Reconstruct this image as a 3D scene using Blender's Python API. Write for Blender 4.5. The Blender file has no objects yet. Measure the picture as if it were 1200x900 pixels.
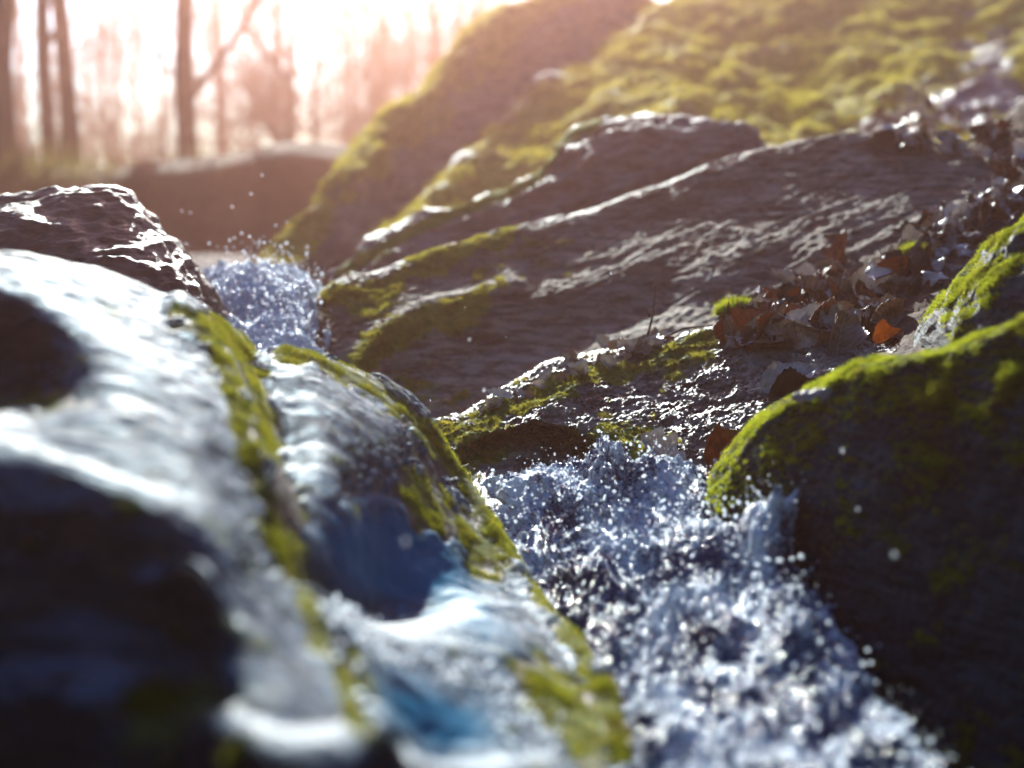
import bpy, math
import numpy as np
from mathutils import Vector, Matrix, Euler
from mathutils.bvhtree import BVHTree

rng = np.random.default_rng(11)
SC = bpy.context.scene
COL = SC.collection
FPX = 1666.67
PITCH = math.radians(9.0)
CP, SP = math.cos(PITCH), math.sin(PITCH)
FWD = np.array([0, CP, -SP]); UPV = np.array([0, SP, CP]); RGT = np.array([1.0, 0, 0])
SUN_EL, SUN_AZ = math.radians(25), math.radians(-7)      # azimuth from +y, negative = left
SUND = np.array([math.sin(SUN_AZ) * math.cos(SUN_EL), math.cos(SUN_AZ) * math.cos(SUN_EL), math.sin(SUN_EL)])

def P(px, py, d):
    return d * FWD + (px - 600) / FPX * d * RGT + (450 - py) / FPX * d * UPV

def proj(p):
    d = p @ FWD
    d = np.where(np.abs(d) < 1e-3, 1e-3, d)
    return 600 + (p @ RGT) / d * FPX, 450 - (p @ UPV) / d * FPX, d

# ---------------------------------------------------------------- noise
_r = np.random.default_rng(5)
_perm = _r.permutation(256); _perm = np.concatenate([_perm, _perm, _perm])
_g = _r.normal(size=(256, 3)); _g /= np.linalg.norm(_g, axis=1)[:, None]

def pn(p):
    i = np.floor(p).astype(int); f = p - i
    u = f * f * f * (f * (f * 6 - 15) + 10)
    i &= 255
    out = 0
    for dx in (0, 1):
        wx = u[:, 0] if dx else 1 - u[:, 0]
        for dy in (0, 1):
            wy = u[:, 1] if dy else 1 - u[:, 1]
            for dz in (0, 1):
                wz = u[:, 2] if dz else 1 - u[:, 2]
                h = _perm[_perm[_perm[(i[:, 0] + dx) & 255] + ((i[:, 1] + dy) & 255)] + ((i[:, 2] + dz) & 255)]
                g = _g[h]
                out = out + wx * wy * wz * (g[:, 0] * (f[:, 0] - dx) + g[:, 1] * (f[:, 1] - dy) + g[:, 2] * (f[:, 2] - dz))
    return out * 1.6

def fbm(p, o=4, gain=.5):
    s = 0; a = 1
    for k in range(o):
        s = s + a * pn(p + 17.3 * k); p = p * 2.03; a *= gain
    return s

def ridged(p, o=3, gain=.5):
    s = 0; a = 1
    for k in range(o):
        s = s + a * (1 - 2 * np.abs(pn(p + 9.1 * k))); p = p * 2.1; a *= gain
    return s

def sstep(a, b, x):
    t = np.clip((x - a) / (b - a), 0, 1)
    return t * t * (3 - 2 * t)

def gauss(px, py, cx, cy, rx, ry, ang=0):
    a = math.radians(ang); dx = px - cx; dy = py - cy
    u = (dx * math.cos(a) + dy * math.sin(a)) / rx; v = (-dx * math.sin(a) + dy * math.cos(a)) / ry
    return np.exp(-(u * u + v * v))

def polydist(px, py, pts):
    best = np.full(px.shape, 1e9)
    for (x0, y0), (x1, y1) in zip(pts[:-1], pts[1:]):
        dx, dy = x1 - x0, y1 - y0
        t = np.clip(((px - x0) * dx + (py - y0) * dy) / (dx * dx + dy * dy), 0, 1)
        best = np.minimum(best, np.hypot(px - x0 - t * dx, py - y0 - t * dy))
    return best

# ---------------------------------------------------------------- object helpers
def tag(o, label=None, cat=None, group=None, kind=None):
    if label: o['label'] = label
    if cat: o['category'] = cat
    if group: o['group'] = group
    if kind: o['kind'] = kind
    return o

def mesh_np(name, verts, faces, mat, parent=None, attrs=None, smooth=True, base=True):
    """faces: int array (n,3) or (n,4), or a list of such arrays"""
    verts = np.asarray(verts, dtype=np.float64)
    if not isinstance(faces, list): faces = [faces]
    faces = [f for f in faces if len(f)]
    loops = np.concatenate([f.ravel() for f in faces]).astype(np.int32)
    sizes = np.concatenate([np.full(len(f), f.shape[1]) for f in faces])
    starts = np.concatenate([[0], np.cumsum(sizes)[:-1]]).astype(np.int32)
    org = np.zeros(3)
    if base and parent is None:
        mn, mx = verts.min(0), verts.max(0)
        org = np.array([(mn[0] + mx[0]) / 2, (mn[1] + mx[1]) / 2, mn[2]])
    me = bpy.data.meshes.new(name)
    me.vertices.add(len(verts)); me.vertices.foreach_set('co', (verts - org).astype(np.float32).ravel())
    me.loops.add(len(loops)); me.loops.foreach_set('vertex_index', loops)
    me.polygons.add(len(sizes)); me.polygons.foreach_set('loop_start', starts)
    me.update(calc_edges=True)
    if smooth: me.polygons.foreach_set('use_smooth', np.ones(len(sizes), dtype=bool))
    for k, a in (attrs or {}).items():
        at = me.attributes.new(k, 'FLOAT', 'POINT'); at.data.foreach_set('value', np.asarray(a, dtype=np.float32))
    me.materials.append(mat); me.update()
    o = bpy.data.objects.new(name, me); COL.objects.link(o)
    if parent is not None: o.parent = parent; o.matrix_parent_inverse = parent.matrix_world.inverted() if False else Matrix.Translation(-Vector(parent.location))
    else: o.location = Vector(org)
    return o

def grid_normals(G, closed_v):
    du = np.gradient(G, axis=0)
    if closed_v: dv = (np.roll(G, -1, 1) - np.roll(G, 1, 1)) / 2
    else: dv = np.gradient(G, axis=1)
    n = np.cross(du, dv); l = np.linalg.norm(n, axis=2, keepdims=True); l[l < 1e-12] = 1
    return n / l

def cr(Cp, t, closed):
    """Catmull-Rom along axis 0 at params t"""
    n = len(Cp); i = np.floor(t).astype(int)
    if not closed: i = np.clip(i, 0, n - 2)
    f = (t - i)
    f = f.reshape((-1,) + (1,) * (Cp.ndim - 1))
    def g(k): return Cp[k % n] if closed else Cp[np.clip(k, 0, n - 1)]
    p0, p1, p2, p3 = g(i - 1), g(i), g(i + 1), g(i + 2)
    if not closed:
        p0 = np.where((i - 1 < 0).reshape(f.shape), 2 * p1 - p2, p0)
        p3 = np.where((i + 2 > n - 1).reshape(f.shape), 2 * p2 - p1, p3)
    return .5 * (2 * p1 + (p2 - p0) * f + (2 * p0 - 5 * p1 + 4 * p2 - p3) * f * f + (3 * p1 - p0 - 3 * p2 + p3) * f ** 3)

BVH = {}
SURF = {}
def loft(name, stations, mat, back=.3, drop=.35, ns=40, nf=30, disp=None, feat=None, attrs=None, ext=(0, 0)):
    """stations: list of front profiles, crest first, each [(px,py,d)...]; back side and underside are added."""
    K = len(stations[0]); ring = []
    for si, st in enumerate(stations):
        fr = [P(*q) for q in st]
        b = back[si] if isinstance(back, (list, tuple)) else back
        dr = drop[si] if isinstance(drop, (list, tuple)) else drop
        c = fr[0]; low = fr[-1]
        zb = min(low[2], c[2]) - dr
        f = c + np.array([0, b * .45, -b * .16]); g = c + np.array([0, b, -b * .62])
        h = np.array([c[0], c[1] + b * 1.05, zb]); m = np.array([low[0], low[1] + .02, zb])
        ring.append(fr + [m, h, g, f])
    # rounded ends: the outline shrinks as it runs on past the last station
    def endcap(a, b, L):
        c = a.mean(0); a_ = np.array(a); dirx = c - np.array(b).mean(0); dirx[2] = 0; dirx /= np.linalg.norm(dirx)
        lowc = np.array([c[0], c[1], a_[:, 2].min() * .6 + c[2] * .4])
        return [lowc + (a_ - lowc) * s + dirx * L * t for s, t in ((.93, .45), (.72, .8), (.35, 1.0))]
    ring = [np.array(x) for x in ring]
    if ext[0]: ring = endcap(ring[0], ring[1], ext[0])[::-1] + ring
    if ext[1]: ring = ring + endcap(ring[-1], ring[-2], ext[1])
    C = np.array(ring)
    S = len(C); KK = C.shape[1]
    tk = [np.linspace(k, k + 1, nf, endpoint=False) if k < K - 1 else np.linspace(k, k + 1, 8 if k < KK - 2 else nf // 2, endpoint=False) for k in range(KK)]
    tk = np.concatenate(tk)
    ts = np.linspace(0, S - 1, ns * (S - 1) + 1)
    G = cr(C, ts, False); G = np.swapaxes(cr(np.swapaxes(G, 0, 1), tk, True), 0, 1)
    N = grid_normals(G, True)
    ctr = G.mean(axis=1, keepdims=True)
    if np.mean(np.sum((G - ctr) * N, axis=2)) < 0: N = -N; flip = True
    else: flip = False
    nu, nv = G.shape[:2]
    V = G.reshape(-1, 3); Nf = N.reshape(-1, 3)
    px, py, d = proj(V)
    if feat is not None: V = V + feat(px, py, V, Nf)
    if disp is not None:
        V = V + Nf * disp(V, px, py)[:, None]
    G = V.reshape(nu, nv, 3); N = grid_normals(G, True)
    if flip: N = -N
    Nf = N.reshape(-1, 3)
    idx = np.arange(nu * nv).reshape(nu, nv)
    a = idx[:-1]; b_ = idx[1:]
    q = np.stack([a, b_, np.roll(b_, -1, 1), np.roll(a, -1, 1)], axis=-1).reshape(-1, 4)
    if flip: q = q[:, ::-1]
    c0 = len(V); V = np.vstack([V, G[0].mean(0), G[-1].mean(0)])
    r0 = idx[0]; r1 = idx[-1]
    t0 = np.stack([np.full(nv, c0), r0, np.roll(r0, -1)], -1); t1 = np.stack([np.full(nv, c0 + 1), np.roll(r1, -1), r1], -1)
    if flip: t0 = t0[:, ::-1]; t1 = t1[:, ::-1]
    px, py, d = proj(V[:-2])
    A = {}
    if attrs: A = {k: np.append(f(px, py, V[:-2], Nf), [0, 0]) for k, f in attrs.items()}
    o = mesh_np(name, V, [q, t0, t1], mat, attrs=A)
    tri = np.vstack([q[:, :3], q[:, [0, 2, 3]]])
    BVH[o.name] = BVHTree.FromPolygons(V.tolist(), q.tolist())
    SURF[o.name] = (V, q, Nf, A)
    return o

def simple(crest, basep, bulge=.06, fr=(0, .1, .3, .62, 1)):
    out = []
    for c, b in zip(crest, basep):
        st = []
        for f in fr:
            q = [c[i] * (1 - f) + b[i] * f for i in range(3)]
            q[2] -= bulge * math.sin(math.pi * min(1, f) ** .75)
            st.append(tuple(q))
        out.append(st)
    return out

# ---------------------------------------------------------------- node helpers
class NT:
    def __init__(s, name):
        s.m = bpy.data.materials.new(name); s.m.use_nodes = True; s.t = s.m.node_tree; s.t.nodes.clear()
        s.out = s.n('ShaderNodeOutputMaterial')
    def n(s, ty, **kw):
        x = s.t.nodes.new(ty)
        for k, v in kw.items(): setattr(x, k, v)
        return x
    def l(s, a, b): s.t.links.new(a, b)
    def val(s, inp, v):
        if hasattr(v, 'type') and hasattr(v, 'is_output') or isinstance(v, bpy.types.NodeSocket): s.l(v, inp)
        else: inp.default_value = v
    def coord(s, scale=(1, 1, 1), rot=(0, 0, 0)):
        tc = s.n('ShaderNodeNewGeometry'); mp = s.n('ShaderNodeMapping')
        mp.inputs['Scale'].default_value = scale; mp.inputs['Rotation'].default_value = rot
        mp.vector_type = 'TEXTURE' if False else 'POINT'
        s.l(tc.outputs['Position'], mp.inputs['Vector']); return mp.outputs[0]
    def noise(s, vec, scale, detail=5, rough=.55, dist=0):
        x = s.n('ShaderNodeTexNoise'); s.l(vec, x.inputs['Vector'])
        x.inputs['Scale'].default_value = scale; x.inputs['Detail'].default_value = detail
        x.inputs['Roughness'].default_value = rough; x.inputs['Distortion'].default_value = dist
        return x.outputs['Fac']
    def mr(s, v, a, b, c=0, d=1):
        x = s.n('ShaderNodeMapRange'); s.l(v, x.inputs[0])
        for i, q in zip((1, 2, 3, 4), (a, b, c, d)): x.inputs[i].default_value = q
        return x.outputs[0]
    def math(s, op, a, b=0, clamp=False):
        x = s.n('ShaderNodeMath', operation=op, use_clamp=clamp); s.val(x.inputs[0], a); s.val(x.inputs[1], b); return x.outputs[0]
    def mix(s, f, a, b):
        x = s.n('ShaderNodeMix', data_type='RGBA'); s.val(x.inputs[0], f)
        s.val(x.inputs[6], a if isinstance(a, bpy.types.NodeSocket) else (*a, 1)); s.val(x.inputs[7], b if isinstance(b, bpy.types.NodeSocket) else (*b, 1)); return x.outputs[2]
    def attr(s, name):
        x = s.n('ShaderNodeAttribute', attribute_name=name); return x.outputs['Fac']
    def bump(s, h, strength, dist, nrm=None):
        x = s.n('ShaderNodeBump'); s.l(h, x.inputs['Height']); x.inputs['Strength'].default_value = strength; x.inputs['Distance'].default_value = dist
        if nrm is not None: s.l(nrm, x.inputs['Normal'])
        return x.outputs[0]

def rock_mat(name, c1, c2, c3, moss=((.10, .12, .015), (.19, .21, .03)), strata_rot=(0, 0, 0), strata=(1, 1, 6), sc=1.0, wet_rough=.14, dry_rough=.62, bump=1.0, spec=.3):
    m = NT(name); v = m.coord(); vs = m.coord(strata, strata_rot)
    big = m.noise(v, 5 * sc, 5, .6); st = m.noise(vs, 16 * sc, 7, .62, .4); fine = m.noise(v, 140 * sc, 5, .7)
    mid = m.noise(v, 32 * sc, 5, .6)
    col = m.mix(m.mr(st, .41, .6), c1, c2); col = m.mix(m.mr(big, .5, .68), col, c3)
    col = m.mix(m.mr(fine, .55, .75, 0, .5), col, (c2[0] * 1.5, c2[1] * 1.5, c2[2] * 1.5))
    col = m.mix(m.mr(fine, .25, .45, .7, 0), col, (c1[0] * .35, c1[1] * .35, c1[2] * .35))
    wet = m.attr('wet')
    mo = m.attr('moss')
    mof = m.math('ADD', mo, m.math('MULTIPLY', m.math('SUBTRACT', m.math('ADD', mid, fine), 1.0), 1.3))
    mof = m.mr(mof, .38, .62)
    mosscol = m.mix(m.mr(m.noise(v, 60 * sc, 4, .7), .35, .65), moss[0], moss[1])
    wetcol = m.n('ShaderNodeMix', data_type='RGBA', blend_type='MULTIPLY'); m.l(wet, wetcol.inputs[0]); m.l(col, wetcol.inputs[6]); wetcol.inputs[7].default_value = (.5, .5, .52, 1)
    final = m.mix(mof, wetcol.outputs[2], mosscol)
    b = m.n('ShaderNodeBsdfPrincipled'); m.l(final, b.inputs['Base Color'])
    rw = m.math('ADD', m.mr(wet, 0, 1, dry_rough, wet_rough), m.mr(fine, .3, .7, -.04, .1))
    r = m.math('ADD', rw, m.math('MULTIPLY', mof, .5), True)
    m.l(r, b.inputs['Roughness'])
    b.inputs['Specular IOR Level'].default_value = spec
    h = m.math('ADD', m.math('MULTIPLY', st, 1.0), m.math('MULTIPLY', mid, .5))
    n1 = m.bump(h, .6 * bump, .012 / sc); n2 = m.bump(fine, .6 * bump, .0025 / sc, n1)
    m.l(n2, b.inputs['Normal'])
    m.l(b.outputs[0], m.out.inputs[0]); return m.m

def moss_blade_mat(name, c1, c2, tr=.5):
    m = NT(name); v = m.coord(); f = m.mr(m.noise(v, 45, 4, .7), .35, .65)
    col = m.mix(f, c1, c2); col = m.mix(m.mr(m.noise(v, 17, 5, .7), .5, .68, 0, .65), col, (.13, .085, .025))
    d = m.n('ShaderNodeBsdfDiffuse'); t = m.n('ShaderNodeBsdfTranslucent'); mx = m.n('ShaderNodeMixShader'); mx.inputs[0].default_value = tr
    m.l(col, d.inputs[0]); m.l(col, t.inputs[0]); m.l(d.outputs[0], mx.inputs[1]); m.l(t.outputs[0], mx.inputs[2]); m.l(mx.outputs[0], m.out.inputs[0]); return m.m

def film_mat(name, tint=(.8, .88, .95), rough=.6, bumpd=.006, air=.75):
    m = NT(name); v = m.coord((1, 1, 1)); v2 = m.coord((.9, 5, 6), (0, 0, .35))
    fr = m.n('ShaderNodeFresnel'); fr.inputs['IOR'].default_value = 1.3
    g = m.n('ShaderNodeBsdfGlossy'); g.inputs['Roughness'].default_value = rough
    t = m.n('ShaderNodeBsdfTransparent'); t.inputs[0].default_value = (*tint, 1)
    h = m.math('ADD', m.noise(v2, 7, 3, .5, 1.2), m.math('MULTIPLY', m.noise(v, 90, 3, .6), .12))
    nb = m.bump(h, .6, bumpd)
    m.l(nb, g.inputs['Normal']); m.l(nb, fr.inputs['Normal'])
    if air:
        # whitish sky sheen painted in streaks into the water sheet's colour
        dfs = m.n('ShaderNodeBsdfDiffuse'); dcol = m.mix(m.attr('deep'), (.095, .125, .175), (.006, .14, .26)); m.l(dcol, dfs.inputs[0]); m.l(nb, dfs.inputs['Normal'])
        ma = m.n('ShaderNodeMixShader'); a_ = m.math('MULTIPLY', m.mr(m.noise(v2, 9, 5, .6, 1.0), .42, .58, .05, 1), air)
        a_ = m.math('MULTIPLY', a_, m.attr('sheen')); a_ = m.math('MAXIMUM', a_, m.math('MULTIPLY', m.attr('deep'), .85)); m.l(a_, ma.inputs[0]); m.l(t.outputs[0], ma.inputs[1]); m.l(dfs.outputs[0], ma.inputs[2]); base_ = ma
    else: base_ = t
    mx = m.n('ShaderNodeMixShader'); m.l(m.math('MULTIPLY', fr.outputs[0], .26 if air else 1.0), mx.inputs[0]); m.l(base_.outputs[0], mx.inputs[1]); m.l(g.outputs[0], mx.inputs[2])
    m.l(mx.outputs[0], m.out.inputs[0]); return m.m

def froth_mat(name, dark=(.008, .05, .13), light=(.80, .89, 1.0)):
    m = NT(name); v = m.coord(); foam = m.attr('foam')
    n1 = m.noise(v, 60, 5, .65, .5); n2 = m.noise(v, 300, 3, .6)
    f = m.math('ADD', foam, m.math('MULTIPLY', m.math('SUBTRACT', m.math('ADD', n1, n2), 1.0), 1.6))
    f = m.mr(f, .38, .85)
    col = m.mix(f, dark, light)
    b = m.n('ShaderNodeBsdfPrincipled'); m.l(col, b.inputs['Base Color']); b.inputs['IOR'].default_value = 1.33
    b.inputs['Roughness'].default_value = .13
    m.l(m.bump(m.math('ADD', n1, m.math('MULTIPLY', n2, .6)), 1.0, .008), b.inputs['Normal'])
    t = m.n('ShaderNodeBsdfTranslucent'); m.l(col, t.inputs[0])
    mx = m.n('ShaderNodeMixShader'); m.l(m.math('MULTIPLY', f, .25), mx.inputs[0]); m.l(b.outputs[0], mx.inputs[1]); m.l(t.outputs[0], mx.inputs[2])
    m.l(mx.outputs[0], m.out.inputs[0]); return m.m

def drop_mat(name, tr=.5):
    m = NT(name); b = m.n('ShaderNodeBsdfPrincipled'); b.inputs['Base Color'].default_value = (.93, .96, 1, 1)
    b.inputs['Roughness'].default_value = .1; b.inputs['IOR'].default_value = 1.33; b.inputs['Transmission Weight'].default_value = .7
    t = m.n('ShaderNodeBsdfTranslucent'); t.inputs[0].default_value = (.9, .95, 1, 1); mx = m.n('ShaderNodeMixShader'); mx.inputs[0].default_value = tr
    m.l(b.outputs[0], mx.inputs[1]); m.l(t.outputs[0], mx.inputs[2]); m.l(mx.outputs[0], m.out.inputs[0]); return m.m

def leaf_mat(name, c1, c2, tr=.3, rough=.42):
    m = NT(name); v = m.coord(); oi = m.n('ShaderNodeObjectInfo')
    n = m.noise(v, 70, 5, .65); n2 = m.noise(v, 400, 3, .6)
    col = m.mix(m.mr(n, .35, .65), c1, c2)
    col = m.mix(m.mr(oi.outputs['Random'], 0, 1, 0, .5), col, (c1[0] * .45, c1[1] * .45, c1[2] * .5))
    col = m.mix(m.mr(n2, .6, .75, 0, .6), col, (c1[0] * .3, c1[1] * .25, c1[2] * .25))
    col = m.mix(m.math('MULTIPLY', m.attr('vein'), .55), col, (min(c2[0] * 1.6, .7), min(c2[1] * 1.6, .66), min(c2[2] * 1.6, .6)))
    b = m.n('ShaderNodeBsdfPrincipled'); m.l(col, b.inputs['Base Color']); b.inputs['Roughness'].default_value = rough
    m.l(m.bump(n2, .5, .0015), b.inputs['Normal'])
    t = m.n('ShaderNodeBsdfTranslucent'); m.l(col, t.inputs[0]); mx = m.n('ShaderNodeMixShader'); mx.inputs[0].default_value = tr
    m.l(b.outputs[0], mx.inputs[1]); m.l(t.outputs[0], mx.inputs[2]); m.l(mx.outputs[0], m.out.inputs[0]); return m.m

def soil_mat(name, c1, c2, c3, sc=1.0, rough=.85):
    m = NT(name); v = m.coord(); a = m.noise(v, 3 * sc, 5, .6); b_ = m.noise(v, 40 * sc, 5, .7)
    col = m.mix(m.mr(a, .4, .6), c1, c2); col = m.mix(m.mr(b_, .5, .7), col, c3)
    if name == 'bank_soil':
        # near ground darkened so the added unseen slopes bounce less light
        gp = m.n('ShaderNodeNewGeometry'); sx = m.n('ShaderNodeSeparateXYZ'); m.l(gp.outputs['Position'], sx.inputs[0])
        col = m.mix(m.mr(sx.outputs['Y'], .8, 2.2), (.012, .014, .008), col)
    b = m.n('ShaderNodeBsdfPrincipled'); m.l(col, b.inputs['Base Color']); b.inputs['Roughness'].default_value = rough; b.inputs['Specular IOR Level'].default_value = .15
    m.l(m.bump(b_, .8, .02 / sc), b.inputs['Normal']); m.l(b.outputs[0], m.out.inputs[0]); return m.m

M_A = rock_mat('foreground_rock', (.05, .038, .028), (.11, .085, .06), (.035, .03, .025), strata=(1, 3, 6), wet_rough=.5, moss=((.06, .07, .007), (.14, .15, .018)))
M_B = rock_mat('dark_wet_rock', (.018, .01, .008), (.06, .04, .032), (.015, .01, .009), strata=(2, 1, 6), strata_rot=(0, .2, 0), wet_rough=.42)
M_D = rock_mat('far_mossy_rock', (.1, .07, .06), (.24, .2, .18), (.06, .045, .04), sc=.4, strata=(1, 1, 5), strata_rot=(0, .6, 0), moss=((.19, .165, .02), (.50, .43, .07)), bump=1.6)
M_E = rock_mat('grey_brown_rock', (.10, .07, .06), (.24, .19, .165), (.08, .055, .045), sc=.6, strata=(1, 1, 5), strata_rot=(0, .4, 0), spec=.16, wet_rough=.45)
M_F = rock_mat('layered_rock', (.065, .048, .034), (.29, .235, .185), (.12, .08, .055), strata=(1.2, 1, 8), strata_rot=(0, .33, 0), sc=.8, wet_rough=.4, dry_rough=.8, bump=1.3, spec=.1, moss=((.12, .12, .015), (.26, .25, .03)))
M_G = rock_mat('lichen_rock', (.022, .017, .011), (.25, .225, .18), (.05, .038, .02), strata=(1, 1, 3), sc=1.3, bump=1.5, dry_rough=.45)
M_H = rock_mat('shaded_mossy_rock', (.006, .013, .017), (.045, .075, .09), (.004, .008, .011), sc=1.2, moss=((.02, .028, .004), (.06, .075, .008)), dry_rough=.6, spec=.2, bump=1.6)  # shade put into the colour: rock and moss both darkened
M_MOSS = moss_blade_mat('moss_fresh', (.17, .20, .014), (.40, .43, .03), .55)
M_MOSSD = moss_blade_mat('moss_sunlit', (.27, .245, .028), (.54, .47, .065), .5)  # lighter moss copy with sunlight put into its colour
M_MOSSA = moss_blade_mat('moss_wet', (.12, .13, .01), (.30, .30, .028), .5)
M_GRASS = moss_blade_mat('dry_grass', (.10, .09, .02), (.20, .18, .05), .4)
M_MOSSY = moss_blade_mat('moss_yellow', (.20, .19, .02), (.42, .38, .05), .5)
M_FILM = film_mat('water_film')
M_POOL = film_mat('pool_water_surface', (.12, .32, .5), .05, .002, 0)
M_FROTH = froth_mat('frothing_water')
M_DROP = drop_mat('water_drop'); M_AIR = drop_mat('clear_drop', .12)
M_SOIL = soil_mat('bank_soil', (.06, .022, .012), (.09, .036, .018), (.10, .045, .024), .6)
M_MOULD = soil_mat('leaf_mould', (.035, .02, .014), (.07, .04, .025), (.12, .08, .055), 2)
M_BARK = soil_mat('tree_bark', (.035, .022, .018), (.06, .04, .032), (.05, .035, .03), 3)
M_TWIG = soil_mat('twig_bark', (.10, .07, .06), (.14, .1, .085), (.08, .055, .05), 3)

# ---------------------------------------------------------------- moss made of blades
def moss_fur(parent, mat, n, length, width, thr=.35, view=True, lean=.5, seed=1, name='moss', clump=30, nz=.45):
    V, q, N, A = SURF[parent.name]
    r = np.random.default_rng(seed)
    mo = A['moss']; fm = mo[q].mean(1); c = V[q].mean(1)
    c2 = c * clump
    cl = fbm(c2, 3)
    fm = np.clip(fm + cl * nz, 0, 1.2); w = np.where(fm > thr, np.clip(fm, 0, 1), 0)
    ar = np.linalg.norm(np.cross(V[q[:, 2]] - V[q[:, 0]], V[q[:, 3]] - V[q[:, 1]]), axis=1) / 2
    px, py, d = proj(c)
    ok = (px > -60) & (px < 1260) & (py > -60) & (py < 960) & (d > .3)
    fn = N[q[:, 0]]
    face = np.sum(fn * (-c / np.linalg.norm(c, axis=1)[:, None]), axis=1) > -.45
    w = w * ar * (ok & face) / np.maximum(d, .3) ** 1.2
    if w.sum() <= 0: return None
    cs = np.cumsum(w); cs /= cs[-1]
    f = np.searchsorted(cs, r.random(n)); f = np.clip(f, 0, len(q) - 1)
    a, b = r.random(n)[:, None], r.random(n)[:, None]
    p = (V[q[f, 0]] * (1 - a) + V[q[f, 1]] * a) * (1 - b) + (V[q[f, 3]] * (1 - a) + V[q[f, 2]] * a) * b
    nn = fn[f]
    dirn = nn + r.normal(size=(n, 3)) * lean + np.array([0, 0, .25]); dirn /= np.linalg.norm(dirn, axis=1)[:, None]
    side = np.cross(dirn, r.normal(size=(n, 3))); side /= np.linalg.norm(side, axis=1)[:, None]
    L = (length * (.5 + r.random(n)) * np.clip(.55 + .9 * cl[f], .3, 1.8))[:, None]
    W = (width * (.6 + .8 * r.random(n)))[:, None]
    p = p - nn * .001
    v0 = p - side * W; v1 = p + side * W; v2 = p + dirn * L
    VV = np.empty((3 * n, 3)); VV[0::3] = v0; VV[1::3] = v1; VV[2::3] = v2
    o = mesh_np(name, VV, np.arange(3 * n).reshape(-1, 3), mat, parent=parent, smooth=False)
    o['kind'] = 'stuff'
    return o

def rnd(V, s, o=4): return fbm(V * s, o)

# ================================================================ SETTING: terrain
def terrain(x, y):
    z = np.interp(y, [-8, -2, 1.4, 2.6, 3.4, 4.6, 5.7, 5.95, 6.15, 6.35], [-1.1, -.95, -.78, -.5, -.44, -.40, -.36, -.24, -.08, -.02])
    t = sstep(5.6, 6.3, y)
    z = z + t * np.clip(.14 * (x + 1.6), -.35, .6)
    fall = np.clip(y - 6.9, 0, None); z = z - .16 * fall + (.035 * np.sin(x * 2.1) + .02 * np.sin(x * 5.3 + 1) + .012 * np.sin(x * 11)) * t
    z = np.maximum(z, -5.2 + 0 * z)
    side = np.clip(x - 1.9, 0, None); z = z + 1.2 * side * sstep(-20, 0, y) * (1 - .75 * sstep(5, 9, y)) * (side < 99)
    back = np.clip(-1.3 - y, 0, None); z = z + 1.7 * back  # added unseen slope behind the viewer, blocks sky fill
    left = np.clip(-1.7 - x, 0, None) * (1 - sstep(1.0, 3.6, y)); z = z + 1.3 * left  # unseen rise on the left, added to keep fill light off
    return np.minimum(z, 5.2)

def build_terrain():
    t = np.concatenate([np.linspace(-44, -8, 30), np.linspace(-7.8, 8, 260), np.linspace(8.4, 44, 40)])
    X, Y = np.meshgrid(t, t + 0, indexing='ij')
    Z = terrain(X, Y)
    V = np.stack([X, Y, Z], -1).reshape(-1, 3)
    near = np.exp(-(np.hypot(V[:, 0], V[:, 1] - 4) / 12) ** 2)
    V[:, 2] += (.10 * fbm(V * .9, 2) + .02 * fbm(V * 6, 3)) * (.3 + near) * (1 - .75 * sstep(3.2, 4.2, V[:, 1]) * sstep(12, 9, V[:, 1]))
    n = len(t); idx = np.arange(n * n).reshape(n, n)
    q = np.stack([idx[:-1, :-1], idx[1:, :-1], idx[1:, 1:], idx[:-1, 1:]], -1).reshape(-1, 4)
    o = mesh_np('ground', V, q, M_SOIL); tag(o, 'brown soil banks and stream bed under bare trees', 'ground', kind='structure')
    BVH['ground'] = BVHTree.FromPolygons(V.tolist(), q.tolist())
build_terrain()

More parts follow.
